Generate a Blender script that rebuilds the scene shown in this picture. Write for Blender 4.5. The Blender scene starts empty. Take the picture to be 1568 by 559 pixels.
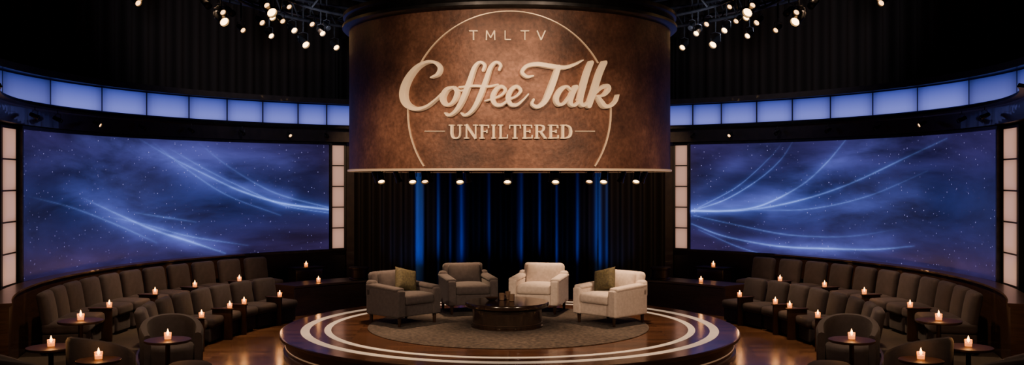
import bpy, bmesh, math, random
import numpy as np
from mathutils import Vector, Matrix, Euler
random.seed(4)
rad=math.radians
scene=bpy.context.scene
COL=scene.collection
CX,HY,F,CD,CZ=780.5,273.0,1517.0,15.0,2.53

# ------------------------------------------------------------ camera
VX,VY,VK=784,279.5,1.0
cam=bpy.data.cameras.new('camera'); co=bpy.data.objects.new('camera',cam); COL.objects.link(co)
co.location=(0,-CD,CZ); co.rotation_euler=(rad(90),0,0)
cam.sensor_width=36; cam.lens=36*F/1568*VK; cam.shift_x=(VX-CX)*VK/1568; cam.shift_y=(HY-VY)*VK/1568
cam.clip_end=200
scene.camera=co

# ------------------------------------------------------------ materials
def new_mat(name):
    m=bpy.data.materials.new(name); m.use_nodes=True
    nt=m.node_tree; b=nt.nodes['Principled BSDF']
    return m,nt,b
def L(nt,a,b): nt.links.new(a,b)
def mat(name,c1,c2=None,rough=.6,metal=0,scale=8,bump=0,bscale=60,coat=0,emis=None,estr=0,sheen=0,stretch=None,detail=5,spec=None):
    m,nt,b=new_mat(name)
    b.inputs['Roughness'].default_value=rough; b.inputs['Metallic'].default_value=metal
    b.inputs['Coat Weight'].default_value=coat
    if spec is not None: b.inputs['Specular IOR Level'].default_value=spec
    if sheen:
        b.inputs['Sheen Weight'].default_value=sheen; b.inputs['Sheen Roughness'].default_value=.5
    tc=nt.nodes.new('ShaderNodeTexCoord'); mp=nt.nodes.new('ShaderNodeMapping')
    L(nt,tc.outputs['Object'],mp.inputs['Vector'])
    if stretch: mp.inputs['Scale'].default_value=stretch
    n=nt.nodes.new('ShaderNodeTexNoise'); n.inputs['Scale'].default_value=scale; n.inputs['Detail'].default_value=detail
    L(nt,mp.outputs['Vector'],n.inputs['Vector'])
    r=nt.nodes.new('ShaderNodeValToRGB'); r.color_ramp.elements[0].position=.35; r.color_ramp.elements[1].position=.68
    c2=c2 or tuple(x*1.25 for x in c1)
    r.color_ramp.elements[0].color=(*c1,1); r.color_ramp.elements[1].color=(*c2,1)
    L(nt,n.outputs['Fac'],r.inputs['Fac']); L(nt,r.outputs['Color'],b.inputs['Base Color'])
    if bump:
        n2=nt.nodes.new('ShaderNodeTexNoise'); n2.inputs['Scale'].default_value=bscale; n2.inputs['Detail'].default_value=4
        L(nt,tc.outputs['Object'],n2.inputs['Vector'])
        bp=nt.nodes.new('ShaderNodeBump'); bp.inputs['Strength'].default_value=bump; bp.inputs['Distance'].default_value=.01
        L(nt,n2.outputs['Fac'],bp.inputs['Height']); L(nt,bp.outputs['Normal'],b.inputs['Normal'])
    if emis:
        b.inputs['Emission Color'].default_value=(*emis,1); b.inputs['Emission Strength'].default_value=estr
    return m
M={}
M['black']=mat('black_painted',(.006,.006,.007),(.01,.01,.011),rough=.6)
M['blackmetal']=mat('black_metal',(.02,.02,.024),(.04,.04,.045),rough=.35,metal=.7)
M['wallm']=mat('dark_wall',(.010,.008,.008),(.016,.012,.011),rough=.55)
M['fascia']=mat('dark_fascia',(.014,.011,.011),(.026,.019,.017),rough=.35,coat=.3)
M['wood']=mat('dark_walnut',(.018,.009,.006),(.036,.018,.012),rough=.35,coat=.2,scale=4,stretch=(1,1,12))
M['tier']=mat('riser_carpet',(.016,.012,.010),(.028,.020,.016),rough=.9,scale=30)
M['table']=mat('espresso_wood',(.018,.009,.007),(.034,.017,.012),rough=.42,spec=.3,scale=5,stretch=(6,1,1))
M['ctable']=mat('polished_espresso',(.009,.005,.004),(.018,.010,.007),rough=.16,scale=5,stretch=(6,1,1))
M['seat']=mat('seat_fabric',(.0155,.0112,.0165),(.026,.0185,.026),rough=.8,bump=.25,bscale=150,sheen=.05,scale=12)
M['seat2']=mat('seat_fabric_dark',(.0125,.0102,.017),(.020,.0165,.027),rough=.8,bump=.25,bscale=150,sheen=.04,scale=12)
M['grey']=mat('brown_grey_upholstery',(.030,.0225,.025),(.045,.034,.037),rough=.9,bump=.3,bscale=180,sheen=.1,scale=20)
M['cream']=mat('cream_upholstery',(.43,.35,.31),(.53,.435,.39),rough=.9,bump=.3,bscale=180,sheen=.2,scale=20)
M['leg']=mat('dark_leg_wood',(.015,.008,.005),(.03,.016,.01),rough=.35)
M['olive']=mat('olive_pillow_fabric',(.024,.019,.008),(.062,.050,.018),rough=.85,scale=35,bump=.3,bscale=120)
M['letter']=mat('cream_letter_enamel',(.92,.68,.43),(.95,.74,.49),rough=.38,scale=3,emis=(1,.66,.38),estr=.22)  # slight emission put in to keep the letters bright
M['gold']=mat('champagne_metal',(.82,.58,.36),(.88,.64,.42),rough=.35,metal=.3,scale=3,emis=(1,.66,.38),estr=.12)  # faint glow put into the metal, which is no lamp
M['ringw']=mat('inlay_white',(.66,.60,.53),(.74,.68,.60),rough=.3,scale=5,emis=(1,.85,.68),estr=.16)  # slight emission put in so the inlay reads bright
M['rug']=mat('mottled_rug',(.010,.008,.008),(.070,.051,.043),rough=.95,scale=16,detail=12,bump=.4,bscale=120)
M['ceil']=mat('black_ceiling',(.006,.006,.006),(.009,.009,.009),rough=.9)
M['glass_d']=mat('smoked_ceramic',(.10,.06,.04),(.14,.09,.06),rough=.2)
M['wax']=mat('candle_wax',(.7,.36,.12),(.8,.42,.15),rough=.5,emis=(1,.30,.05),estr=1.1)
def emit(name,c,s):
    m,nt,b=new_mat(name); b.inputs['Base Color'].default_value=(*[x*.5 for x in c],1)
    b.inputs['Emission Color'].default_value=(*c,1); b.inputs['Emission Strength'].default_value=s
    return m
M['flame']=emit('candle_flame',(1,.46,.10),18)
M['lens']=emit('lamp_lens',(1,.56,.20),14)
M['lensdim']=emit('lamp_lens_dim',(1,.50,.18),5)
def mglass():
    m,nt,b=new_mat('votive_glass'); b.inputs['Base Color'].default_value=(.9,.5,.2,1)
    b.inputs['Roughness'].default_value=.1; b.inputs['Alpha'].default_value=.3
    b.inputs['Emission Color'].default_value=(1,.30,.05,1); b.inputs['Emission Strength'].default_value=1.0
    return m
M['glass']=mglass()

def drum_mat():
    m,nt,b=new_mat('aged_copper')
    tc=nt.nodes.new('ShaderNodeTexCoord')
    n=nt.nodes.new('ShaderNodeTexNoise'); n.inputs['Scale'].default_value=1.1; n.inputs['Detail'].default_value=12; n.inputs['Roughness'].default_value=.7
    L(nt,tc.outputs['Object'],n.inputs['Vector'])
    r=nt.nodes.new('ShaderNodeValToRGB'); cr=r.color_ramp
    cr.elements[0].position=.34; cr.elements[0].color=(.056,.024,.017,1)
    cr.elements[1].position=.68; cr.elements[1].color=(.27,.125,.080,1)
    e=cr.elements.new(.5); e.color=(.130,.057,.037,1)
    L(nt,n.outputs['Fac'],r.inputs['Fac'])
    n2=nt.nodes.new('ShaderNodeTexNoise'); n2.inputs['Scale'].default_value=22; n2.inputs['Detail'].default_value=8
    L(nt,tc.outputs['Object'],n2.inputs['Vector'])
    mx=nt.nodes.new('ShaderNodeMix'); mx.data_type='RGBA'; mx.blend_type='OVERLAY'; mx.inputs[0].default_value=.7
    L(nt,r.outputs['Color'],mx.inputs[6]); L(nt,n2.outputs['Fac'],mx.inputs[7])
    L(nt,mx.outputs[2],b.inputs['Base Color'])
    b.inputs['Metallic'].default_value=.3; b.inputs['Roughness'].default_value=.5
    bp=nt.nodes.new('ShaderNodeBump'); bp.inputs['Strength'].default_value=.35; bp.inputs['Distance'].default_value=.01
    L(nt,n2.outputs['Fac'],bp.inputs['Height']); L(nt,bp.outputs['Normal'],b.inputs['Normal'])
    return m
M['drum']=drum_mat()
def floor_mat(name,c1,c2,rough,bw,rh):
    m,nt,b=new_mat(name)
    tc=nt.nodes.new('ShaderNodeTexCoord')
    br=nt.nodes.new('ShaderNodeTexBrick'); br.inputs['Scale'].default_value=1
    br.inputs['Brick Width'].default_value=bw; br.inputs['Row Height'].default_value=rh; br.inputs['Mortar Size'].default_value=.004
    br.inputs['Color1'].default_value=(*c1,1); br.inputs['Color2'].default_value=(*c2,1); br.inputs['Mortar'].default_value=(.006,.003,.002,1)
    L(nt,tc.outputs['Object'],br.inputs['Vector'])
    mp=nt.nodes.new('ShaderNodeMapping'); mp.inputs['Scale'].default_value=(2,26,1); L(nt,tc.outputs['Object'],mp.inputs['Vector'])
    n=nt.nodes.new('ShaderNodeTexNoise'); n.inputs['Scale'].default_value=1.6; n.inputs['Detail'].default_value=8
    L(nt,mp.outputs['Vector'],n.inputs['Vector'])
    mx=nt.nodes.new('ShaderNodeMix'); mx.data_type='RGBA'; mx.blend_type='OVERLAY'; mx.inputs[0].default_value=.7
    L(nt,br.outputs['Color'],mx.inputs[6]); L(nt,n.outputs['Fac'],mx.inputs[7]); L(nt,mx.outputs[2],b.inputs['Base Color'])
    n3=nt.nodes.new('ShaderNodeTexNoise'); n3.inputs['Scale'].default_value=3; n3.inputs['Detail'].default_value=6
    L(nt,tc.outputs['Object'],n3.inputs['Vector'])
    mr=nt.nodes.new('ShaderNodeMapRange'); mr.inputs['To Min'].default_value=rough*.7; mr.inputs['To Max'].default_value=rough*1.5
    L(nt,n3.outputs['Fac'],mr.inputs['Value']); L(nt,mr.outputs['Result'],b.inputs['Roughness'])
    return m
M['floor']=floor_mat('oiled_plank_floor',(.065,.032,.018),(.120,.062,.034),.20,1.4,.16)
M['stage']=floor_mat('polished_stage_wood',(.046,.021,.012),(.092,.042,.023),.16,1.1,.14)

def attr_emit(name,strength,noise=False,right=False):
    m,nt,b=new_mat(name)
    a=nt.nodes.new('ShaderNodeAttribute'); a.attribute_name='Col'
    b.inputs['Base Color'].default_value=(.01,.01,.015,1); b.inputs['Roughness'].default_value=.3
    out=a.outputs['Color']
    if noise:
        uv=nt.nodes.new('ShaderNodeUVMap'); uv.uv_map='UVMap'
        mp=nt.nodes.new('ShaderNodeMapping'); mp.inputs['Rotation'].default_value=(0,0,rad(-22 if right else 22)); mp.inputs['Scale'].default_value=(.35,1.3,1)
        L(nt,uv.outputs['UV'],mp.inputs['Vector'])
        n=nt.nodes.new('ShaderNodeTexNoise'); n.inputs['Scale'].default_value=1.2; n.inputs['Detail'].default_value=9; n.inputs['Roughness'].default_value=.6; n.inputs['Distortion'].default_value=.3
        L(nt,mp.outputs['Vector'],n.inputs['Vector'])
        mr=nt.nodes.new('ShaderNodeMapRange'); mr.inputs['From Min'].default_value=.35; mr.inputs['From Max'].default_value=.66
        mr.inputs['To Min'].default_value=.45; mr.inputs['To Max'].default_value=1.7
        L(nt,n.outputs['Fac'],mr.inputs['Value'])
        vm=nt.nodes.new('ShaderNodeVectorMath'); vm.operation='SCALE'; L(nt,a.outputs['Color'],vm.inputs[0]); L(nt,mr.outputs['Result'],vm.inputs['Scale'])
        v=nt.nodes.new('ShaderNodeTexVoronoi'); v.inputs['Scale'].default_value=14; L(nt,uv.outputs['UV'],v.inputs['Vector'])
        lt=nt.nodes.new('ShaderNodeMapRange'); lt.inputs['From Min'].default_value=.05; lt.inputs['From Max'].default_value=.16; lt.inputs['To Min'].default_value=1.0; lt.inputs['To Max'].default_value=0
        L(nt,v.outputs['Distance'],lt.inputs['Value'])
        sc=nt.nodes.new('ShaderNodeVectorMath'); sc.operation='SCALE'; sc.inputs[0].default_value=(.45,.40,.9); L(nt,lt.outputs['Result'],sc.inputs['Scale'])
        vs_=nt.nodes.new('ShaderNodeSeparateColor'); L(nt,v.outputs['Color'],vs_.inputs[0])
        m4=nt.nodes.new('ShaderNodeMapRange'); m4.inputs['From Min'].default_value=.45; m4.inputs['From Max'].default_value=1.0; L(nt,vs_.outputs[0],m4.inputs['Value'])
        sc2=nt.nodes.new('ShaderNodeVectorMath'); sc2.operation='SCALE'; L(nt,sc.outputs[0],sc2.inputs[0]); L(nt,m4.outputs['Result'],sc2.inputs['Scale'])
        ad=nt.nodes.new('ShaderNodeVectorMath'); ad.operation='ADD'; L(nt,vm.outputs[0],ad.inputs[0]); L(nt,sc2.outputs[0],ad.inputs[1])
        out=ad.outputs[0]
    L(nt,out,b.inputs['Emission Color']); b.inputs['Emission Strength'].default_value=strength
    return m
M['scrL']=attr_emit('led_screen_image',1.0,True,False)
M['scrR']=attr_emit('led_screen_image_b',1.0,True,True)
M['tile']=attr_emit('backlit_blue_panel',1.0)
M['ptile']=attr_emit('backlit_blush_panel',1.0)

def curtain_mat():
    m,nt,b=new_mat('velvet_curtain')
    a=nt.nodes.new('ShaderNodeAttribute'); a.attribute_name='Col'
    L(nt,a.outputs['Color'],b.inputs['Base Color']); b.inputs['Roughness'].default_value=.75
    b.inputs['Specular IOR Level'].default_value=.15
    return m
M['curtain']=curtain_mat()

# ------------------------------------------------------------ mesh builder
class MB:
    def __init__(s): s.v=[];s.f=[];s.m=[];s.mats=[];s.sm=[]
    def mi(s,k):
        if k not in s.mats: s.mats.append(k)
        return s.mats.index(k)
    def add(s,verts,faces,k,T=None,smooth=True):
        o=len(s.v); i=s.mi(k)
        for p in verts:
            p=Vector(p)
            s.v.append(tuple(T@p) if T is not None else tuple(p))
        for f in faces:
            s.f.append(tuple(o+j for j in f)); s.m.append(i); s.sm.append(smooth)
    def rbox(s,c,size,r,k,T=None,crown=0,crown_f=0,rot=None,n=4):
        h=[x/2 for x in size]; r=min(r,min(h)*.98)
        sam=[]
        for a in h:
            inn=a-r
            l=[-a,-a+.2*r,-a+.55*r]+[ -inn+2*inn*i/n for i in range(n+1)]+[a-.55*r,a-.2*r,a]
            sam.append(l)
        idx={};vs=[];fs=[]
        R=Matrix.Translation(c)@(rot.to_matrix().to_4x4() if rot else Matrix.Identity(4))
        def V(i,j,kk):
            key=(i,j,kk)
            if key in idx: return idx[key]
            p=[sam[0][i],sam[1][j],sam[2][kk]]
            q=[max(-(h[t]-r),min(h[t]-r,p[t])) for t in range(3)]
            d=Vector([p[t]-q[t] for t in range(3)])
            d=d.normalized()*r if d.length>0 else d
            o=[q[t]+d[t] for t in range(3)]
            if crown: o[2]+= (1 if o[2]>0 else 0)*crown*(1-(o[0]/h[0])**2)*(1-(o[1]/h[1])**2)
            if crown_f: o[1]-= (1 if o[1]<0 else 0)*crown_f*(1-(o[0]/h[0])**2)*(1-(o[2]/h[2])**2)
            idx[key]=len(vs); vs.append(tuple(R@Vector(o))); return idx[key]
        N=[len(x)-1 for x in sam]
        for ax in range(3):
            a,b2=[t for t in range(3) if t!=ax]
            for side in (0,N[ax]):
                for i in range(N[a]):
                    for j in range(N[b2]):
                        def g(ii,jj):
                            t=[0,0,0]; t[ax]=side; t[a]=ii; t[b2]=jj; return V(*t)
                        q=[g(i,j),g(i+1,j),g(i+1,j+1),g(i,j+1)]
                        flip=(side==0) ^ (ax==1)
                        fs.append(q[::-1] if flip else q)
        s.add(vs,fs,k,T)
    def lathe(s,prof,k,c=(0,0,0),n=32,T=None,smooth=True,cap=True):
        vs=[];fs=[]
        for r,z in prof:
            for i in range(n):
                a=2*math.pi*i/n; vs.append((c[0]+r*math.cos(a),c[1]+r*math.sin(a),c[2]+z))
        for j in range(len(prof)-1):
            for i in range(n):
                i2=(i+1)%n; fs.append((j*n+i,j*n+i2,(j+1)*n+i2,(j+1)*n+i))
        if cap:
            fs.append(tuple(range(n))[::-1]); fs.append(tuple((len(prof)-1)*n+i for i in range(n)))
        s.add(vs,fs,k,T,smooth)
    def tube(s,pts,r,k,n=8,closed=False,T=None):
        pts=[Vector(p) for p in pts]; vs=[];fs=[];m=len(pts)
        for i,p in enumerate(pts):
            a=pts[(i-1)%m] if (closed or i>0) else p; b=pts[(i+1)%m] if (closed or i<m-1) else p
            t=(b-a).normalized(); up=Vector((0,0,1)) if abs(t.z)<.9 else Vector((1,0,0))
            x=t.cross(up).normalized(); y=t.cross(x).normalized()
            rr=r[i] if isinstance(r,(list,tuple)) else r
            for q in range(n):
                an=2*math.pi*q/n; vs.append(tuple(p+rr*(x*math.cos(an)+y*math.sin(an))))
        for i in range(m if closed else m-1):
            i2=(i+1)%m
            for q in range(n):
                q2=(q+1)%n; fs.append((i*n+q,i2*n+q,i2*n+q2,i*n+q2))
        if not closed:
            fs.append(tuple(range(n))); fs.append(tuple((m-1)*n+q for q in range(n))[::-1])
        s.add(vs,fs,k,T)
    def arc(s,prof,t0,t1,k,n=60,smooth=False,closedprof=True):
        vs=[];fs=[];m=len(prof)
        for i in range(n+1):
            t=rad(t0+(t1-t0)*i/n)
            for r,z in prof: vs.append((r*math.sin(t),r*math.cos(t),z))
        for i in range(n):
            for j in range(m):
                j2=(j+1)%m; fs.append((i*m+j,i*m+j2,(i+1)*m+j2,(i+1)*m+j))
        fs.append(tuple(range(m))[::-1]); fs.append(tuple(n*m+j for j in range(m)))
        s.add(vs,fs,k,None,smooth)
    def mesh(s,name,autos=True):
        me=bpy.data.meshes.new(name); me.from_pydata(s.v,[],s.f)
        for k in s.mats: me.materials.append(M[k])
        me.polygons.foreach_set('material_index',s.m); me.polygons.foreach_set('use_smooth',s.sm)
        bm=bmesh.new(); bm.from_mesh(me); bmesh.ops.recalc_face_normals(bm,faces=bm.faces); 
        for e in bm.edges:
            if len(e.link_faces)==2 and e.calc_face_angle(0)>rad(38): e.smooth=False
        bm.to_mesh(me); bm.free()
        return me
    def obj(s,name,loc=(0,0,0),rz=0,scale=(1,1,1)):
        return place(s.mesh(name),name,loc,rz,scale)
def place(me,name,loc=(0,0,0),rz=0,scale=(1,1,1)):
    o=bpy.data.objects.new(name,me); COL.objects.link(o); o.location=loc; o.rotation_euler=(0,0,rz); o.scale=scale
    return o
def rect(r0,r1,z0,z1): return [(r0,z0),(r1,z0),(r1,z1),(r0,z1)]
def hit(px,py,r,far=True):
    a=(px-CX)/F; b=(HY-py)/F
    A=1+a*a; D=CD*CD*4-4*A*(CD*CD-r*r)
    D=max(D,0); d=(2*CD+(1 if far else -1)*math.sqrt(D))/(2*A)
    return math.atan2(a*d,d-CD), CZ+b*d   # theta, z

# ------------------------------------------------------------ room shell
b=MB(); b.rbox((0,-4,-.1),(26,28,.2),.01,'floor'); b.obj('floor')
b=MB(); b.rbox((0,-4,7.65),(26,28,.2),.01,'ceil'); b.obj('ceiling')
for side,sg in (('left',-1),('right',1)):
    b=MB()
    b.arc(rect(7.2,7.5,0,3.62),sg*28.3,sg*122,'wallm',n=80)
    b.obj('wall_'+side)
    b=MB()
    b.arc([(6.98,3.30),(7.55,3.30),(7.55,3.66),(7.02,3.66),(6.96,3.62),(6.96,3.56),(6.99,3.54)],sg*26.5,sg*122,'fascia',n=80)
    b.arc([(6.86,3.58),(6.96,3.56),(6.97,3.60),(6.88,3.625)],sg*26.5,sg*122,'blackmetal',n=80)
    b.arc([(7.30,4.13),(7.75,4.13),(7.75,4.24),(7.30,4.24)],sg*26.5,sg*122,'fascia',n=80)
    b.arc(rect(7.52,7.75,3.66,4.13),sg*26.5,sg*122,'wallm',n=80)
    b.obj('trim_1' if sg<0 else 'trim_2')
    b=MB(); b.arc([(6.78,.0),(6.95,.0),(6.97,1.0),(6.99,1.02),(6.99,1.05),(6.74,1.05),(6.74,1.02),(6.77,1.0)],sg*50,sg*119,'wood',n=60); b.obj('knee_wall_'+side)
    b=MB(); b.arc(rect(5.3,6.77,0,.15),sg*53,sg*119,'tier',n=60); b.arc(rect(5.27,5.3,0,.155),sg*53,sg*119,'wood',n=60)
    b.arc(rect(5.65,6.77,0,.15),sg*46,sg*53,'tier',n=8)
    b.obj('seating_riser'+('' if sg<0 else '.001'))
    b=MB(); b.arc([(5.0,0),(5.6,0),(5.6,.5),(5.63,.52),(5.63,.56),(4.96,.56),(4.96,.52),(5.0,.5)],sg*30,sg*52,'wood',n=30)
    b.arc(rect(5.6,7.1,0,.40),sg*27,sg*45.5,'wood',n=30)
    b.obj('side_platform'+('' if sg<0 else '.001'))
    b=MB(); b.arc(rect(7.12,7.4,0,3.6),sg*28.0,sg*29.4,'fascia',n=3); b.obj('trim_3' if sg<0 else 'trim_4')
b=MB(); b.rbox((0,9.2,3.75),(18,.2,7.5),.01,'wallm'); b.obj('wall_back')

def curtain(name,r,z0,z1,t0,t1,amp,pitch,base,streaks=(),seed=1):
    rnd=random.Random(seed)
    span=t1-t0; n=int(span*r*math.pi/180/ .018); rows=6
    xs=[t0+span*i/n for i in range(n+1)]
    vs=[];cols=[]
    ph=0;phs=[];k=1
    for i,t in enumerate(xs):
        k+= (rnd.uniform(.75,1.3)-k)*.08
        ph+=span/n*r*math.pi/180/pitch*2*math.pi*k; phs.append(ph)
    for j in range(rows+1):
        z=z0+(z1-z0)*j/rows
        for i,t in enumerate(xs):
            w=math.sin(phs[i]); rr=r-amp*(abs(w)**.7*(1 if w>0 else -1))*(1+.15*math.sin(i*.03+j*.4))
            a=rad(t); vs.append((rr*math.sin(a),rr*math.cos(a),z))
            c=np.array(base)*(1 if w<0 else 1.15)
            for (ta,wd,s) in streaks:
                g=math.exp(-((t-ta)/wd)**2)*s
                c=c*(1-min(1,g))+np.array((.035,.14,.62))*g  # blue light streaks painted into the curtain's base colour
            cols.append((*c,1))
    fs=[(j*(n+1)+i,j*(n+1)+i+1,(j+1)*(n+1)+i+1,(j+1)*(n+1)+i) for j in range(rows) for i in range(n)]
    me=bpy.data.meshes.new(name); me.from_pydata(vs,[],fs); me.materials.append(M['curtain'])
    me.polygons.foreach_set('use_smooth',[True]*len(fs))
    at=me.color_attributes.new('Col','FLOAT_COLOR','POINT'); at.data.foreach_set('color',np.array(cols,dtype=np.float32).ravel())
    return place(me,name)
light_stk=[]
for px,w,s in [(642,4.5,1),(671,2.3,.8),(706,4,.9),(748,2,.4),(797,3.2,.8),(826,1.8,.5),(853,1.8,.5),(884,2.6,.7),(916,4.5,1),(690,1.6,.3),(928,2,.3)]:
    th,_=hit(px,350,7.7); wd=math.degrees(abs(hit(px+w,350,7.7)[0]-th)); light_stk.append((math.degrees(th),wd,s))
curtain('stage_curtain',7.7,0.0,5.6,-30,30,.10,.26,(.0075,.0055,.0052),light_stk,3)
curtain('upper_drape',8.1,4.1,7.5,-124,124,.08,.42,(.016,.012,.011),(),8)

# ------------------------------------------------------------ LED screens
def catmull(pts,n=14):
    P=[np.array(p,float) for p in pts]; P=[2*P[0]-P[1]]+P+[2*P[-1]-P[-2]]; out=[]
    for i in range(1,len(P)-2):
        for k in range(n):
            t=k/n; a,b_,c,d=P[i-1],P[i],P[i+1],P[i+2]
            out.append(.5*((2*b_)+(-a+c)*t+(2*a-5*b_+4*c-d)*t*t+(-a+3*b_-3*c+d)*t**3))
    out.append(P[-2]); return out
def screen(name,t0,t1,streaks,hazes,k):
    R=7.08; z0,z1=1.03,3.24; nu,nv=420,150
    T=np.linspace(rad(t0),rad(t1),nu+1); Z=np.linspace(z0,z1,nv+1)
    TT,ZZ=np.meshgrid(T,Z); U=TT*R
    c=np.zeros(U.shape+(3,))
    un=(TT-TT.min())/(TT.max()-TT.min()); vn=(ZZ-z0)/(z1-z0)
    base=np.array((.0060,.0070,.036)); c+=base
    ctr=np.exp(-((un-.5)/.42)**2-((vn-.5)/.55)**2)
    c+=ctr[...,None]*np.array((.009,.015,.080))
    c+=(np.exp(-((vn-.95)/.25)**2)*.5+np.exp(-((vn-.0)/.22)**2)*.6)[...,None]*np.array((.026,.010,.045))
    def cd(pts):
        S=[]
        for (x,y,a,w) in catmull(pts):
            th,z=hit(x,y,R); S.append((th*R,z,a,w))
        S=np.array(S)
        D=np.full(U.shape,1e9); A=np.zeros(U.shape); W=np.ones(U.shape)*.01
        for i in range(len(S)-1):
            p,q=S[i],S[i+1]; dx,dz=q[0]-p[0],q[1]-p[1]; l=dx*dx+dz*dz+1e-9
            t=np.clip(((U-p[0])*dx+(ZZ-p[1])*dz)/l,0,1)
            d=np.hypot(U-p[0]-t*dx,ZZ-p[1]-t*dz); mk=d<D
            D=np.where(mk,d,D); A=np.where(mk,p[2]+(q[2]-p[2])*t,A); W=np.where(mk,p[3]+(q[3]-p[3])*t,W)
        return D,A,W
    for pts in streaks:
        D,A,W=cd(pts)
        g=A*np.exp(-(D/(W*.013))**1.3); h=A*np.exp(-D/(W*.07))
        c+=g[...,None]*np.array((.22,.38,1.0))+h[...,None]*np.array((.036,.065,.29))
    for pts in hazes:
        D,A,W=cd(pts); h=A*np.exp(-(D/(W*.11))**1.5)
        c+=h[...,None]*np.array((.050,.062,.26))
    vs=np.stack([R*np.sin(TT),R*np.cos(TT),ZZ],-1).reshape(-1,3)
    idx=np.arange((nu+1)*(nv+1)).reshape(nv+1,nu+1)
    fs=np.stack([idx[:-1,:-1],idx[:-1,1:],idx[1:,1:],idx[1:,:-1]],-1).reshape(-1,4)
    me=bpy.data.meshes.new('picture'); me.from_pydata(vs.tolist(),[],fs.tolist()); me.materials.append(M[k])
    at=me.color_attributes.new('Col','FLOAT_COLOR','POINT')
    cc=np.concatenate([c.reshape(-1,3),np.ones((c.size//3,1))],1).astype(np.float32); at.data.foreach_set('color',cc.ravel())
    uvl=me.uv_layers.new(name='UVMap'); li=np.empty(len(me.loops),dtype=np.int32); me.loops.foreach_get('vertex_index',li)
    uv=np.stack([U.ravel(),ZZ.ravel()],-1)[li].astype(np.float32); uvl.data.foreach_set('uv',uv.ravel())
    me.polygons.foreach_set('use_smooth',[True]*len(me.polygons))
    o=place(me,'picture')
    e=bpy.data.objects.new(name,None); COL.objects.link(e); o.parent=e
    b=MB(); lo,hi=min(t0,t1),max(t0,t1)
    b.arc(rect(7.085,7.2,.97,3.3),lo-.4,hi+.4,'black',n=60)
    b.arc(rect(7.04,7.10,3.245,3.29),lo-.4,hi+.4,'blackmetal',n=60); b.arc(rect(7.04,7.10,.98,1.025),lo-.4,hi+.4,'blackmetal',n=60)
    b.arc(rect(7.04,7.10,.98,3.29),lo-.45,lo-.08,'blackmetal',n=2); b.arc(rect(7.04,7.10,.98,3.29),hi+.08,hi+.45,'blackmetal',n=2)
    f=b.obj('bezel'); f.parent=e
SL=[[(205,208,0,.6),(260,240,.25,.6),(320,270,.6,.7),(370,293,1,.8),(430,311,1.3,.9),(503,321,1.2,.9)],
    [(255,225,0,.5),(320,262,.3,.5),(390,296,.5,.5),(440,316,.5,.5),(503,326,.3,.5)],
    [(300,215,0,.5),(350,255,.15,.8),(420,295,.3,.8),(503,318,.4,.8)],
    [(230,215,0,.5),(290,262,.25,.6),(350,300,.3,.6),(430,330,.12,.6)],
    [(120,300,0,.6),(180,328,.4,.7),(235,352,.75,.9),(285,368,.8,.9),(345,388,.25,.7)],
    [(150,330,0,.6),(215,342,.25,.6),(290,362,.4,.7),(380,376,.1,.6)],
    [(40,300,0,.6),(110,318,.2,.7),(180,345,.25,.8),(240,372,.1,.8)],
    [(200,325,0,.8),(240,331,.35,.9),(300,340,.1,.8)]]
HL=[[(120,210,.3,1.2),(230,235,.8,2),(330,275,1.0,1.8),(440,305,.8,1.4)],
    [(100,290,.2,1.5),(190,335,.9,2.0),(280,365,1,1.5),(360,385,.3,1)],
    [(270,215,.4,2),(340,240,.5,2.2),(440,250,.3,2.5)],[(60,240,.1,2),(150,260,.35,2.5),(220,300,.3,2)]]
SR=[[(1059,323,1.2,.9),(1110,323,1.2,.9),(1165,315,1,.8),(1225,285,.6,.8),(1265,250,.35,.7),(1300,208,.1,.7)],
    [(1059,323,.9,.9),(1140,322,.8,.8),(1220,308,.7,.8),(1300,282,.55,.7),(1390,240,.3,.7),(1450,212,.1,.6)],
    [(1059,323,.7,.6),(1110,306,.6,.6),(1160,276,.4,.6),(1195,245,.25,.6),(1215,215,.05,.6)],
    [(1070,318,.4,.5),(1130,285,.35,.5),(1180,240,.15,.5),(1200,215,0,.5)],
    [(1059,343,.3,.6),(1110,362,.5,.7),(1190,377,.7,.8),(1270,381,.9,.9),(1340,382,.6,.8),(1400,377,.1,.7)],
    [(1070,352,.1,.5),(1130,378,.35,.6),(1180,392,.2,.5),(1230,402,0,.5)],
    [(1150,322,.1,.5),(1240,320,.35,.6),(1330,300,.25,.6),(1420,262,.05,.5)],
    [(1062,330,.5,.5),(1130,345,.4,.6),(1210,360,.3,.7),(1300,362,.15,.7),(1380,350,0,.7)]]
HR=[[(1059,320,1.1,1.2),(1120,315,1.2,1.6),(1200,295,.9,2),(1280,250,.6,2),(1360,215,.3,2)],
    [(1150,372,.4,1.2),(1250,380,.7,1.3),(1360,370,.4,1.5)],
    [(1180,330,.5,1.6),(1280,320,.5,2),(1400,300,.3,2.5)],[(1070,290,.3,1.6),(1130,250,.3,1.8),(1180,220,.2,1.8)]]
screen('led_screen',-95.8,-32.7,SL,HL,'scrL')
screen('led_screen',32.7,95.8,SR,HR,'scrR')

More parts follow.
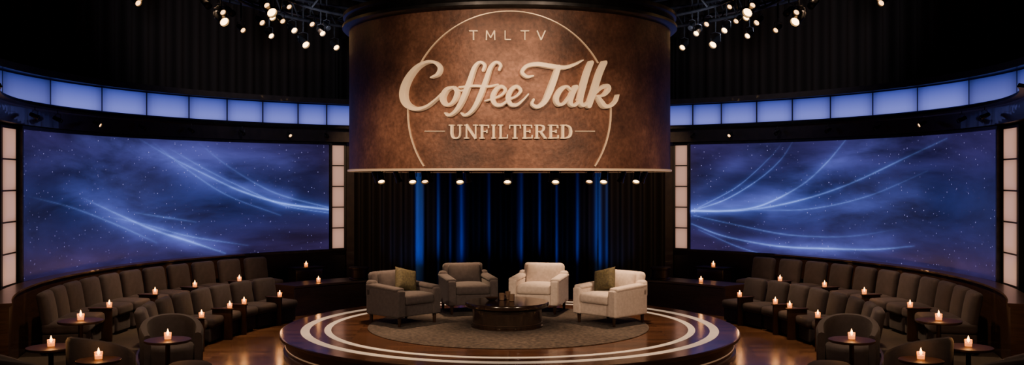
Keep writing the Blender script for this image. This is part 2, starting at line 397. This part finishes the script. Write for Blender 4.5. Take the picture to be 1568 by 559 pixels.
def tiles(name,R,edges,zs,k,colf,gap=.25,gz=.012):
    vs=[];fs=[];cols=[];n=8
    for a0,a1 in zip(edges[:-1],edges[1:]):
        if a1<a0: a0,a1=a1,a0
        a0+=gap;a1-=gap
        for zi in range(len(zs)-1):
            z0,z1=zs[zi]+gz,zs[zi+1]-gz; o=len(vs)
            for j in range(n+1):
                for i in range(n+1):
                    u,v=i/n,j/n; a=rad(a0+(a1-a0)*u)
                    rr=R-.02*(1-(2*u-1)**4)*(1-(2*v-1)**4)
                    vs.append((rr*math.sin(a),rr*math.cos(a),z0+(z1-z0)*v)); cols.append((*colf(u,v,.5*(a0+a1)),1))
            for j in range(n):
                for i in range(n):
                    fs.append((o+j*(n+1)+i,o+j*(n+1)+i+1,o+(j+1)*(n+1)+i+1,o+(j+1)*(n+1)+i))
    me=bpy.data.meshes.new(name); me.from_pydata(vs,[],fs); me.materials.append(M[k])
    me.polygons.foreach_set('use_smooth',[True]*len(fs))
    at=me.color_attributes.new('Col','FLOAT_COLOR','POINT'); at.data.foreach_set('color',np.array(cols,dtype=np.float32).ravel())
    return place(me,name)
def bluef(u,v,a):
    e=(1-.5*(2*u-1)**4)*(1-.3*abs(2*v-1)**4); w=1-v
    far=1.0 if abs(a)<80 else .65
    s=e*far
    return (s*(.050+.21*w),s*(.075+.21*w),s*(.46+.54*w))
def blush(u,v,a):
    e=(1-.35*(2*u-1)**4)*(1-.25*(2*v-1)**4); return (.64*e,.33*e,.235*e)
E=[26.8,31.9,36.9,43.1,49.4,56.2,63.9,72.3,82.6,93.5,104,115]
for sg in (-1,1):
    tiles('light_panel_band',7.46,[sg*x for x in E],[3.67,4.12],'tile',bluef,gap=.12)
    zz=[1.03+i*(2.21/5) for i in range(6)]
    for rng in ((29.8,32.1),(96.9,101.4)):
        o=tiles('light_panel_column',7.1,[sg*x for x in rng],zz,'ptile',blush,gap=.1)
    b=MB()
    for rng in ((29.5,32.3),(96.5,101.8)):
        b.arc(rect(7.11,7.2,1.0,3.27),sg*rng[0],sg*rng[1],'black',n=4)
    b.obj('light_panel_frame' )

# ------------------------------------------------------------ hanging drum sign
DR=2.4
sign=bpy.data.objects.new('hanging_drum_sign',None); COL.objects.link(sign)
b=MB()
b.lathe([(2.30,2.70),(2.36,2.63),(2.40,2.63),(2.40,2.66),(DR,2.68),(DR,4.70)],'drum',n=160,cap=False)
o=b.obj('shell'); o.parent=sign
b=MB()
b.lathe([(2.2,2.72),(2.2,2.78),(0.01,2.78)],'black',n=96,cap=False)
b.lathe([(2.405,2.625),(2.425,2.63),(2.425,2.655),(2.402,2.66)],'gold',n=160,cap=False)
b.lathe([(2.40,4.69),(2.47,4.70),(2.50,4.73),(2.50,4.77),(2.47,4.80),(2.46,4.86),(2.49,4.88),(2.49,4.93),(2.3,4.97),(.01,4.97)],'blackmetal',n=160,cap=False)
for a in range(0,360,60):
    x,y=1.9*math.cos(rad(a+30)),1.9*math.sin(rad(a+30)); b.tube([(x,y,4.95),(x,y,7.54)],.02,'blackmetal')
o=b.obj('rim_and_hangers'); o.parent=sign

def ribbon(b,pts,k,h=.055,caps=True,n=10,closed=False,R=DR,ws=1.0):
    S=catmull(pts,n) if len(pts)>2 else [np.array(p,float) for p in pts]
    S=[np.array(s_) for s_ in S]; m=len(S); sec=[]
    for i,s_ in enumerate(S):
        a=S[max(i-1,0)];c=S[min(i+1,m-1)]; t=(c-a)[:2]; t=t/(np.linalg.norm(t)+1e-9); nn=np.array((-t[1],t[0]))
        sec.append((s_[:2],t,nn,s_[2]*ws/2))
    if caps:
        p,t,nn,w=sec[0]; pre=[(p-t*w*math.sin(q),t,nn,w*math.cos(q)) for q in (1.45,1.1,.7,.35)]
        p,t,nn,w=sec[-1]; post=[(p+t*w*math.sin(q),t,nn,w*math.cos(q)) for q in (.35,.7,1.1,1.45)]
        sec=pre+sec+post
    vs=[];fs=[]
    def P(q,rr):
        th,z=hit(q[0],q[1],R,False); return (rr*math.sin(th),rr*math.cos(th),z)
    for p,t,nn,w in sec:
        e=min(w*.3,1.0)
        for off,rr in ((w,R-.01),(w,R+h*.75),(w-e,R+h),(-w+e,R+h),(-w,R+h*.75),(-w,R-.01)):
            vs.append(P(p+nn*off,rr))
    m=len(sec)
    for i in range(m-1):
        for j in range(6):
            j2=(j+1)%6; fs.append((i*6+j,i*6+j2,(i+1)*6+j2,(i+1)*6+j))
    fs.append(tuple(range(6))[::-1]); fs.append(tuple((m-1)*6+j for j in range(6)))
    b.add(vs,fs,k,None,True)
script=[
 [(664,119,4),(673,114,7),(676,104,7),(668,96,6),(655,96,6.5),(640,105,9),(627,123,11),(621,143,12),(625,159,11),(639,167,8.5),(655,164,6),(670,153,4.5),(680,143,4)],
 [(696,134,5),(686,138,9),(680,150,10),(684,160,8),(692,160,6),(699,152,8.5),(702,141,9),(697,134,6),(703,139,4),(714,138,3.5),(724,132,3)],
 [(741,108,5.5),(743,100,6.5),(736,96,6),(728,104,8.5),(721,124,10),(713,146,10.5),(705,163,9),(697,173,7),(689,177,5.5),(685,174,4)],
 [(765,107,5.5),(767,100,6.5),(760,96,6),(752,104,8.5),(745,124,10),(737,146,10.5),(729,163,9),(721,173,7),(713,177,5.5),(709,174,4)],
 [(706,134,4),(728,132,5),(748,133,5),(763,130,3.5)],
 [(744,155,3),(757,151,4),(768,146,5),(774,138,6.5),(768,133,7),(760,138,9),(755,150,10),(759,160,8.5),(768,161,6.5),(778,154,4.5),(784,150,4)],
 [(780,153,3.5),(791,147,5),(797,139,6.5),(791,133,7),(783,138,9),(778,150,10),(782,160,8.5),(791,161,6.5),(800,154,4.5),(808,145,3)],
 [(815,117,4),(806,118,6.5),(799,111,8),(806,102,8),(822,99,9),(842,102,9.5),(862,104,8),(878,99,5.5),(889,93,2.5)],
 [(853,104,10),(847,122,11.5),(839,143,12),(832,157,10),(822,164,8),(814,160,6.5),(816,153,4.5)],
 [(872,138,5),(865,133,6),(856,139,9),(850,151,10),(853,160,8),(861,159,5.5),(869,149,4.5),(875,139,4)],
 [(879,134,9),(873,147,10),(871,158,9),(877,162,6),(886,154,4)],
 [(902,97,9),(896,113,10),(889,138,10.5),(886,155,9.5),(890,162,7),(899,156,4)],
 [(922,97,9),(915,113,10),(907,138,10),(899,162,10)],
 [(906,146,4),(916,136,6),(926,132,8),(928,138,7.5),(921,146,5.5),(911,148,4.5)],
 [(912,148,6),(917,156,9),(923,163,9),(932,162,6),(939,155,4),(942,146,2.5)],
 [(882,153,3.5),(888,146,3),(893,134,3)],
]
b=MB()
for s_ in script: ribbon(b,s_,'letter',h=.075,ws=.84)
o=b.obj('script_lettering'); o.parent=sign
def letters(b,txt,x0,ytop,ybot,adv):
    H=ybot-ytop; x=x0
    for ch,w in zip(txt,adv):
        X=lambda u:x+u*w
        Y=lambda v:ytop+v*H
        th=4.0; tn=1.9; se=1.9
        def ln(u0,v0,u1,v1,t): ribbon(b,[(X(u0),Y(v0),t),(X(u1),Y(v1),t)],'letter',h=.045,caps=False)
        def sf(u,v,hw=.26):
            hw=hw if w>10 else .42
            vv=v+(.04 if v<.5 else -.04)
            ln(u-hw,vv,u+hw,vv,se)
        def cv(pts): ribbon(b,[(X(u),Y(v),t) for u,v,t in pts],'letter',h=.045,caps=False,n=6)
        if ch=='U':
            cv([(.2,0,th),(.2,.35,th),(.2,.65,th),(.3,.9,3.6),(.52,.97,2.6),(.74,.88,2.2),(.82,.62,tn),(.82,.3,tn),(.82,0,tn)]); sf(.2,0,.2); sf(.82,0,.17)
        if ch=='N':
            ln(.18,0,.18,1,tn); ln(.16,0,.84,1,th); ln(.84,0,.84,1,tn); sf(.18,0,.14); sf(.18,1,.17); sf(.84,0,.17)
        if ch in 'FE':
            ln(.25,0,.25,1,th); sf(.25,0); sf(.25,1); ln(.2,.05,.92,.05,se); ln(.9,.02,.92,.25,tn); ln(.3,.48,.75,.48,se); ln(.75,.36,.75,.6,tn)
            if ch=='E': ln(.2,.95,.95,.95,se); ln(.95,.98,.97,.74,tn)
        if ch=='I': ln(.5,0,.5,1,th); sf(.5,0); sf(.5,1)
        if ch=='L': ln(.28,0,.28,1,th); sf(.28,0); sf(.28,1,.2); ln(.28,.95,.95,.95,se); ln(.95,.98,.97,.7,tn)
        if ch=='T': ln(.5,0,.5,1,th); sf(.5,1,.24); ln(.02,.05,.98,.05,se); ln(.04,.02,.02,.28,tn); ln(.96,.02,.98,.28,tn)
        if ch=='R':
            ln(.22,0,.22,1,th); sf(.22,0,.2); sf(.22,1,.2); cv([(.22,.05,tn),(.5,.05,tn+.4),(.74,.13,th-.5),(.76,.32,th-.2),(.6,.47,tn+.6),(.25,.5,tn)]); ln(.5,.48,.88,.97,th); ln(.8,.96,1.0,.96,se)
        if ch=='D':
            ln(.22,0,.22,1,th); sf(.22,0,.2); sf(.22,1,.2); cv([(.22,.05,tn),(.5,.05,tn+.4),(.78,.2,th-.5),(.86,.5,th),(.78,.8,th-.5),(.5,.95,tn+.4),(.22,.95,tn)])
        x+=w+2.4
b=MB()
letters(b,'UNFILTERED',689,191,212.5,[20,21,15,8,15,17,15.5,19,15.5,19])
for (x0,x1) in ((651,682),(880,910)): ribbon(b,[(x0,201,1.6),(x1,201,1.6)],'gold',h=.02,caps=False,n=4)
def sans(lines):
    for (x0,y0,x1,y1) in lines: ribbon(b,[(x0,y0,1.9),(x1,y1,1.9)],'letter',h=.03,caps=False)
sans([(719,47.5,732,47.5),(725.5,47,725.5,61.5)])
sans([(745,61.5,745.5,47),(745.5,47,751.5,58),(751.5,58,757.5,47),(757.5,47,758,61.5)])
sans([(773.5,47,773.5,61),(773.5,60.7,782.5,60.7)])
sans([(797,47.5,810,47.5),(803.5,47,803.5,61.5)])
sans([(822,47,828,61.5),(828,61.5,834.5,47)])
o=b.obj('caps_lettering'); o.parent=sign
b=MB()
def circ(a0,a1):
    pts=[]
    N=40
    for i in range(N+1):
        a=rad(a0+(a1-a0)*i/N); pts.append((780+154.5*math.sin(a),171.5-154.5*math.cos(a),1.8))
    ribbon(b,pts,'gold',h=.022,caps=False,n=2)
circ(-61,61); circ(-122.5,-87); circ(87,122.5)
o=b.obj('circle_outline'); o.parent=sign

# ------------------------------------------------------------ spotlights
def spot_geo(b,p,d,s=1.0,lens='lens',yoke=True):
    p=Vector(p); d=Vector(d).normalized()
    q=d.to_track_quat('Z','Y').to_matrix().to_4x4(); T=Matrix.Translation(p)@q@Matrix.Scale(s,4)
    b.lathe([(.02,-.16),(.05,-.15),(.06,-.10),(.062,.05),(.075,.09),(.075,.13),(.066,.13),(.060,.10)],'blackmetal',n=20,T=T,cap=False)
    b.lathe([(.061,.098),(.045,.108),(.02,.112),(.001,.113)],lens,n=20,T=T,cap=False)
    if yoke:
        b.tube([p+Vector((-.085*s,0,0)),p+Vector((-.085*s,0,.14*s)),p+Vector((0,0,.17*s)),p+Vector((.085*s,0,.14*s)),p+Vector((.085*s,0,0))],.008*s,'blackmetal',n=6)
        b.tube([p+Vector((0,0,.17*s)),p+Vector((0,0,.27*s))],.012*s,'blackmetal',n=6)
def light(kind,name,loc,target,energy,color,size=.1,angle=60,blend=.6):
    l=bpy.data.lights.new(name,kind); l.energy=energy; l.color=color
    if kind=='SPOT': l.spot_size=rad(angle); l.spot_blend=blend; l.shadow_soft_size=size
    elif kind=='AREA': l.size=size
    else: l.shadow_soft_size=size
    o=bpy.data.objects.new(name,l); COL.objects.link(o); o.location=loc
    d=Vector(target)-Vector(loc); o.rotation_euler=d.to_track_quat('-Z','Y').to_euler(); return o

WARM=(1,.62,.34); WARM2=(1,.70,.45)
b=MB()
for px in (583,631,650,704,777,851,903,925,975):
    rr=2.1 if px in (583,631,704,777,851,925,975) else 1.6
    a=(px-CX)/F; th,_=hit(px,265,rr,False)
    x,y=rr*math.sin(th),rr*math.cos(th)
    spot_geo(b,(x,y,2.55),(-x*.12,-.65,-.9),.72,'lens' if rr>2 else 'lensdim',True)
for a in range(-80,81,20):
    x,y=2.1*math.sin(rad(a)),2.1*math.cos(rad(a)); spot_geo(b,(x,y,2.55),(-x*.2,.2,-1),.7,'lensdim')
b.lathe([(2.10,2.70),(2.13,2.70),(2.13,2.74),(2.10,2.74),(2.10,2.70)],'blackmetal',n=96,cap=False)
b.obj('spotlight_ring')

b=MB()
def ring(r,z,t=.028,n=96): b.tube([(r*math.cos(2*math.pi*i/n),r*math.sin(2*math.pi*i/n),z) for i in range(n)],t,'blackmetal',n=8,closed=True)
for r,z in ((4.2,5.28),(4.2,5.62),(4.5,5.45),(3.55,5.35),(3.3,5.6),(5.3,5.6),(5.3,5.85)): ring(r,z)
for i in range(60):
    a=2*math.pi*i/60; a2=2*math.pi*(i+.5)/60
    p=lambda r,t,z:(r*math.cos(t),r*math.sin(t),z)
    b.tube([p(4.2,a,5.28),p(4.2,a2,5.62)],.012,'blackmetal',n=5); b.tube([p(4.2,a,5.28),p(4.5,a2,5.45)],.012,'blackmetal',n=5); b.tube([p(4.2,a,5.62),p(4.5,a2,5.45)],.012,'blackmetal',n=5)
    b.tube([p(5.3,a,5.6),p(5.3,a2,5.85)],.012,'blackmetal',n=5); b.tube([p(5.3,a2,5.85),p(5.3,a+2*math.pi/60,5.6)],.012,'blackmetal',n=5)
for i in range(8):
    a=2*math.pi*(i+.5)/8; b.tube([(4.2*math.cos(a),4.2*math.sin(a),5.6),(4.2*math.cos(a),4.2*math.sin(a),7.54)],.02,'blackmetal')
    b.tube([(3.3*math.cos(a),3.3*math.sin(a),5.6),(5.3*math.cos(a),5.3*math.sin(a),5.62)],.02,'blackmetal')
    b.tube([(3.3*math.cos(a),3.3*math.sin(a),5.6),(3.55*math.cos(a),3.55*math.sin(a),5.35)],.02,'blackmetal')
fx=[(337,33,4.2,1.1,'lens'),(369,48,4.2,.7,'lensdim'),(383,17,3.55,1.2,'lens'),(412,56,4.4,.8,'lens'),(414,28,3.55,.8,'lens'),(447,47,4.2,.9,'lens'),(464,68,4.2,1.1,'lens'),(491,52,3.6,.8,'lens'),(512,73,4.3,.9,'lens'),
    (195,1,5.3,.8,'lensdim'),(160,4,5.3,.7,'lensdim'),(305,10,4.4,.8,'blackmetal'),(320,20,4.2,.7,'lensdim'),(352,22,4.2,.8,'blackmetal'),(398,36,4.2,.8,'lensdim'),(430,34,3.6,.7,'lensdim'),(475,38,4.2,.8,'lensdim'),(500,44,3.6,.7,'blackmetal'),(365,8,3.6,.7,'lensdim'),(440,12,3.6,.7,'lensdim')]
for px,py,r,s,k in fx:
    for q in (px,1560-px):
        th,z=hit(q,py,r,True); x,y=r*math.sin(th),r*math.cos(th)
        spot_geo(b,(x,y,z+.05),(-x*.25,-1.0,-.9),s*.9,k,True)
        b.tube([(x,y,z+.05+.22*s),(x,y,5.62)],.014,'blackmetal',n=6)
b.obj('lighting_truss')
for sg in (-1,1):
    b=MB()
    for a in (34,41,50,60,70,80,90,97):
        t=rad(sg*a); x,y=6.84*math.sin(t),6.84*math.cos(t); spot_geo(b,(x,y,3.42),(-x*.5,-y*.5,-1.6),.5,'lensdim' if a in(41,80) else 'blackmetal',True)
    b.obj('accent_spotlight')

# ------------------------------------------------------------ stage
b=MB()
b.lathe([(3.34,0),(3.34,.05),(3.31,.06),(3.31,.22),(3.36,.235),(3.40,.25),(3.40,.29),(3.39,.30),(0.0,.30)],'wood',n=160,cap=False)
b.lathe([(3.385,.3005),(0.001,.3005)],'stage',n=160,cap=False)
b.lathe([(3.312,.10),(3.318,.105),(3.318,.115),(3.312,.12)],'gold',n=160,cap=False)
for r0,r1 in ((2.97,3.10),(2.66,2.76)): b.lathe([(r1,.3005),(r1,.303),(r0,.303),(r0,.3005)],'ringw',n=160,cap=False)
b.obj('round_stage')
b=MB(); b.lathe([(2.10,.301),(2.11,.308),(2.09,.316),(.001,.316)],'rug',n=128,cap=False); b.obj('round_rug',(-.02,-.0,0))

b=MB()
b.lathe([(.54,0),(.54,.02),(.52,.03),(.52,.27),(.54,.285),(.605,.295),(.625,.31),(.625,.355),(.615,.37),(.001,.372)],'ctable',n=96,cap=False)
b.lathe([(.52,.06),(.526,.062),(.526,.07),(.52,.072)],'wood',n=96,cap=False)
b.obj('coffee_table',(-.04,-.16,.316))
zt=.316+.372
b=MB(); b.lathe([(.03,0),(.042,.005),(.045,.10),(.046,.105),(.040,.105),(.037,.02),(.001,.015)],'glass_d',n=28,cap=False)
b.tube([(.043,0,.085),(.07,0,.08),(.075,0,.05),(.065,0,.03),(.042,0,.025)],.007,'glass_d'); me=b.mesh('coffee_mug')
place(me,'coffee_mug',(-.12,-.03,zt),.4); place(me,'coffee_mug',(.03,-.17,zt),2.4)
b=MB(); b.lathe([(.028,0),(.034,.003),(.042,.12),(.038,.12),(.031,.01),(.001,.008)],'glass_d',n=24,cap=False)
b.obj('drinking_glass',(-.03,.05,zt))
b=MB(); b.lathe([(.04,0),(.06,.01),(.10,.045),(.096,.045),(.05,.015),(.001,.012)],'table',n=28,cap=False); b.obj('small_bowl',(-.27,-.07,zt))

def armchair(name,k,loc,yaw):
    e=bpy.data.objects.new(name,None); COL.objects.link(e); e.location=loc; e.rotation_euler=(0,0,rad(yaw))
    def part(n,fn):
        b=MB(); fn(b); o=b.obj(n); o.parent=e
    part('frame',lambda b:b.rbox((0,.0,.225),(.60,.72,.17),.02,k))
    part('seat_cushion',lambda b:b.rbox((0,-.06,.375),(.545,.66,.15),.045,k,crown=.025,crown_f=.015))
    def back(b):
        b.rbox((0,.31,.46),(.66,.17,.58),.06,k,rot=Euler((rad(-10),0,0)))
        b.rbox((0,.215,.57),(.53,.13,.36),.055,k,rot=Euler((rad(-12),0,0)),crown_f=.03)
    part('backrest',back)
    for i,sx in enumerate((-1,1)):
        def arm(b,sx=sx):
            b.rbox((sx*.335,-.01,.33),(.135,.74,.40),.035,k)
            b.rbox((sx*.335,.0,.54),(.15,.72,.07),.034,k,rot=Euler((rad(3),0,0)))
            b.rbox((sx*.335,.30,.50),(.135,.16,.26),.05,k)
            b.rbox((sx*.335,-.383,.33),(.11,.012,.36),.005,k)
        part('arm_%d'%(i+1),arm)
    n=1
    for sx in (-.33,.33):
        for sy in (-.32,.32):
            def leg(b,sx=sx,sy=sy): b.lathe([(.017,0),(.02,.004),(.03,.15),(.001,.15)],'leg',c=(sx,sy,0),n=12,cap=True)
            part('leg_%d'%n,leg); n+=1
    e.scale=(1.05,1.05,1.04)
    return e
ZR=.316
armchair('armchair','grey',(-1.64,.20,ZR),46)
armchair('armchair','cream',(1.55,.20,ZR),-46)
armchair('armchair','grey',(-.70,1.50,ZR),16)
armchair('armchair','cream',(.49,1.50,ZR),-16)
def pillow(loc,rot):
    n=18;vs=[];fs=[];S=.19
    for side in (1,-1):
        for j in range(n+1):
            for i in range(n+1):
                x,y=2*i/n-1,2*j/n-1
                px=x*(1-.09*(1-y*y)*abs(x)**3); py=y*(1-.09*(1-x*x)*abs(y)**3)
                t=.085*((1-x**4)*(1-y**4))**.55
                vs.append((px*S,side*t,py*S))
    m=(n+1)**2
    for s_ in (0,1):
        for j in range(n):
            for i in range(n):
                q=(s_*m+j*(n+1)+i,s_*m+j*(n+1)+i+1,s_*m+(j+1)*(n+1)+i+1,s_*m+(j+1)*(n+1)+i); fs.append(q)
    b=MB(); b.add(vs,fs,'olive'); me=b.mesh('throw_pillow')
    bm=bmesh.new(); bm.from_mesh(me); bmesh.ops.remove_doubles(bm,verts=bm.verts,dist=1e-4); bmesh.ops.recalc_face_normals(bm,faces=bm.faces); bm.to_mesh(me); bm.free()
    o=place(me,'throw_pillow',loc); o.rotation_euler=rot
pillow((-1.60,.24,ZR+.645),Euler((rad(-24),rad(14),rad(36))))
pillow((1.46,.24,ZR+.645),Euler((rad(-24),rad(-14),rad(-36))))

# ------------------------------------------------------------ audience seating
def seat_mesh(k):
    b=MB()
    b.rbox((0,.0,.16),(.47,.54,.24),.02,k)
    b.rbox((0,-.02,.36),(.50,.60,.16),.05,k,crown=.02,crown_f=.012)
    b.rbox((0,.25,.60),(.49,.14,.50),.065,k,rot=Euler((rad(-10),0,0)),crown_f=.03)
    b.rbox((0,.0,.02),(.42,.46,.04),.005,'black')
    return b.mesh('lounge_seat')
s1=seat_mesh('seat'); s2=seat_mesh('seat2')
def tub_mesh():
    b=MB(); b.lathe([(.24,0),(.25,.02),(.25,.04),(.27,.06),(.28,.12),(.285,.34),(.28,.38),(.26,.41),(.2,.43),(.001,.435)],'seat2',n=40,cap=False)
    vs=[];fs=[];N=36
    for i in range(N+1):
        a=rad(-25+230*i/N); u=abs(2*i/N-1); ht=.76-.20*u**2.2
        ro,ri=.38,.29
        sec=[(ro-.02,.08),(ro,.12),(ro+.01,ht-.05),(ro-.01,ht-.01),((ro+ri)/2,ht),(ri+.01,ht-.01),(ri,ht-.05),(ri,.08)]
        for r,z in sec: vs.append((r*math.cos(a),r*math.sin(a),z))
    m=8
    for i in range(N):
        for j in range(m):
            j2=(j+1)%m; fs.append((i*m+j,i*m+j2,(i+1)*m+j2,(i+1)*m+j))
    fs.append(tuple(range(m))); fs.append(tuple(N*m+j for j in range(m))[::-1])
    b.add(vs,fs,'seat2'); return b.mesh('tub_chair')
tub=tub_mesh()
def rtable(h,r):
    b=MB(); b.lathe([(r*.55,0),(r*.55,.012),(r*.5,.02),(.03,.03),(.028,h-.05),(.06,h-.03),(r*.96,h-.03),(r,h-.022),(r,h-.004),(r*.985,h),(.001,h)],'table',n=48,cap=False); return b.mesh('cocktail_table')
def stand_mesh():
    b=MB(); b.rbox((0,0,.24),(.045,.32,.48),.01,'table'); b.rbox((0,0,.485),(.09,.34,.02),.009,'table'); return b.mesh('armrest_table')
t_big=rtable(.6,.27); stand=stand_mesh(); t_mid=rtable(.58,.23)
def candle_mesh():
    b=MB(); b.lathe([(.030,0),(.036,.004),(.040,.075),(.037,.075),(.033,.008),(.001,.006)],'glass',n=20,cap=False)
    b.lathe([(.031,.008),(.033,.040),(.001,.040)],'wax',n=16,cap=False)
    b.lathe([(.001,.043),(.012,.054),(.015,.068),(.010,.088),(.005,.104),(.0005,.118)],'flame',n=10,cap=False)
    return b.mesh('votive_candle')
cm=candle_mesh()
def candle(x,y,z,l=0,s=1.0):
    place(cm,'votive_candle',(x,y,z),0,(s,s,s))
    if l: light('POINT','candle_glow',(x,y,z+.17),(x,y,0),l,(1,.42,.13),.03)
for sg in (-1,1):
    for i in range(11):
        t=49.5+5.42*i; a=rad(sg*t); r=6.22
        place(s1,'lounge_seat',(r*math.sin(a),r*math.cos(a),.15),-a)
        if i in (1,3,5,8):
            a2=rad(sg*(t+2.71)); r=5.98
            place(stand,'armrest_table',(r*math.sin(a2),r*math.cos(a2),.15),-a2); candle((r-.12)*math.sin(a2),(r-.12)*math.cos(a2),.645,2.5)
    for i in range(8):
        t=60+6.7*i; a=rad(sg*t); r=4.75+(0 if i<4 else (.05,.12,.19,.22)[i-4])
        place(s2,'lounge_seat',(r*math.sin(a),r*math.cos(a),0),-a,(.98,1,.9))
        if i in (0,2,3,5):
            a2=rad(sg*(t+3.35)); r-=.22
            place(stand,'armrest_table',(r*math.sin(a2),r*math.cos(a2),0),-a2); candle((r-.12)*math.sin(a2),(r-.12)*math.cos(a2),.495,2.5)
    for (x,y,ang) in ((-4.32,-2.34,25),(-4.64,-3.70,150),(-5.45,-4.40,140),(-4.85,-4.98,150)):
        place(tub,'tub_chair',(sg*abs(x),y,0),rad(ang if sg<0 else -ang))
    for x,y,m_,z,h in ((4.09,-3.15,t_big,0,.6),(5.37,-2.6,t_big,.15,.6),(5.25,-3.66,t_big,0,.6),(4.42,-4.35,t_mid,0,.58)):
        place(m_,'cocktail_table',(sg*x,y,z)); candle(sg*x,y,z+h,3.5,1.1)
    b=MB(); b.lathe([(.2,0),(.2,.05),(.25,.07),(.26,.12),(.26,.36),(.25,.40),(.2,.43),(.001,.445)],'seat',n=40,cap=False); b.obj('ottoman',(sg*3.64,-3.75,0))
    b=MB(); b.lathe([(.19,0),(.19,.02),(.17,.03),(.17,.18),(.20,.20),(.20,.23),(.001,.235)],'table',n=40,cap=False); b.obj('side_table',(sg*2.95,4.4,.56))
    b=MB(); b.rbox((0,0,.16),(.62,.35,.32),.03,'wood'); b.rbox((0,0,.33),(.66,.39,.03),.01,'table'); b.obj('console_cabinet',(sg*4.12,5.0,.40),rad(-sg*41))
    candle(sg*3.62,3.75,.56,1); candle(sg*4.1,4.95,.745,0)

# ------------------------------------------------------------ lights
light('SPOT','stage_key',(-4.2,-7.5,5.2),(-.6,.5,.7),1450,WARM2,.12,32,.8)
light('SPOT','stage_key',(4.2,-7.5,5.2),(.6,.5,.7),1450,WARM2,.12,32,.8)
light('SPOT','stage_key',(0,-8.5,5.6),(0,-1.8,.3),900,WARM2,.15,36,.8)
light('SPOT','sign_wash',(-2.6,-8.5,5.0),(-.3,-2.3,3.75),950,WARM2,.15,33,.95)
light('SPOT','sign_wash',(2.6,-8.5,5.0),(.3,-2.3,3.75),950,WARM2,.15,33,.95)
light('SPOT','sign_accent',(0,-7.5,6.6),(0,-2.3,4.0),1100,WARM2,.15,24,1.0)
for a in range(0,360,60):
    x,y=1.9*math.cos(rad(a)),1.9*math.sin(rad(a)); light('SPOT','downlight',(x,y,2.42),(x*1.15,y*1.15,0),300,WARM,.05,80,.7)
for sg in (-1,1):
    for (x,y,tx,ty,e) in ((4.0,1.3,5.8,2.4,950),(4.2,-1.2,5.7,-.6,950),(3.9,-5.2,4.6,-3.4,600)):
        light('SPOT','audience_spot',(sg*x,y,5.2),(sg*tx,ty,.4),e,WARM,.12,62,.8)
    light('SPOT','aisle_spot',(sg*3.6,-2.0,5.1),(sg*4.0,-1.8,0),700,WARM,.08,40,.6)
    light('SPOT','aisle_spot',(sg*3.2,1.6,5.1),(sg*3.9,1.6,0),350,WARM,.08,34,.6)
    light('SPOT','curtain_side',(sg*2.3,3.4,5.0),(sg*3.2,7.6,1.6),700,WARM,.1,40,.8)
    light('SPOT','truss_fill',(sg*3.0,.8,4.6),(sg*3.9,3.0,5.5),250,(.75,.8,1),.1,100,.8)  # fill light without a fixture, added so the truss pipes show
    light('SPOT','drape_wash',(sg*3.5,3.0,5.0),(sg*6.0,5.6,5.6),60,(1,.75,.6),.2,95,.9)
for x in (-2.3,-1.2,0,1.2,2.3):
    light('SPOT','curtain_uplight',(x*.95,6.2,.12),(x,7.7,1.7),70,(.10,.28,1),.05,62,.9)

w=bpy.data.worlds.new('world'); scene.world=w; w.use_nodes=True
w.node_tree.nodes['Background'].inputs['Color'].default_value=(.5,.42,.45,1); w.node_tree.nodes['Background'].inputs['Strength'].default_value=.015
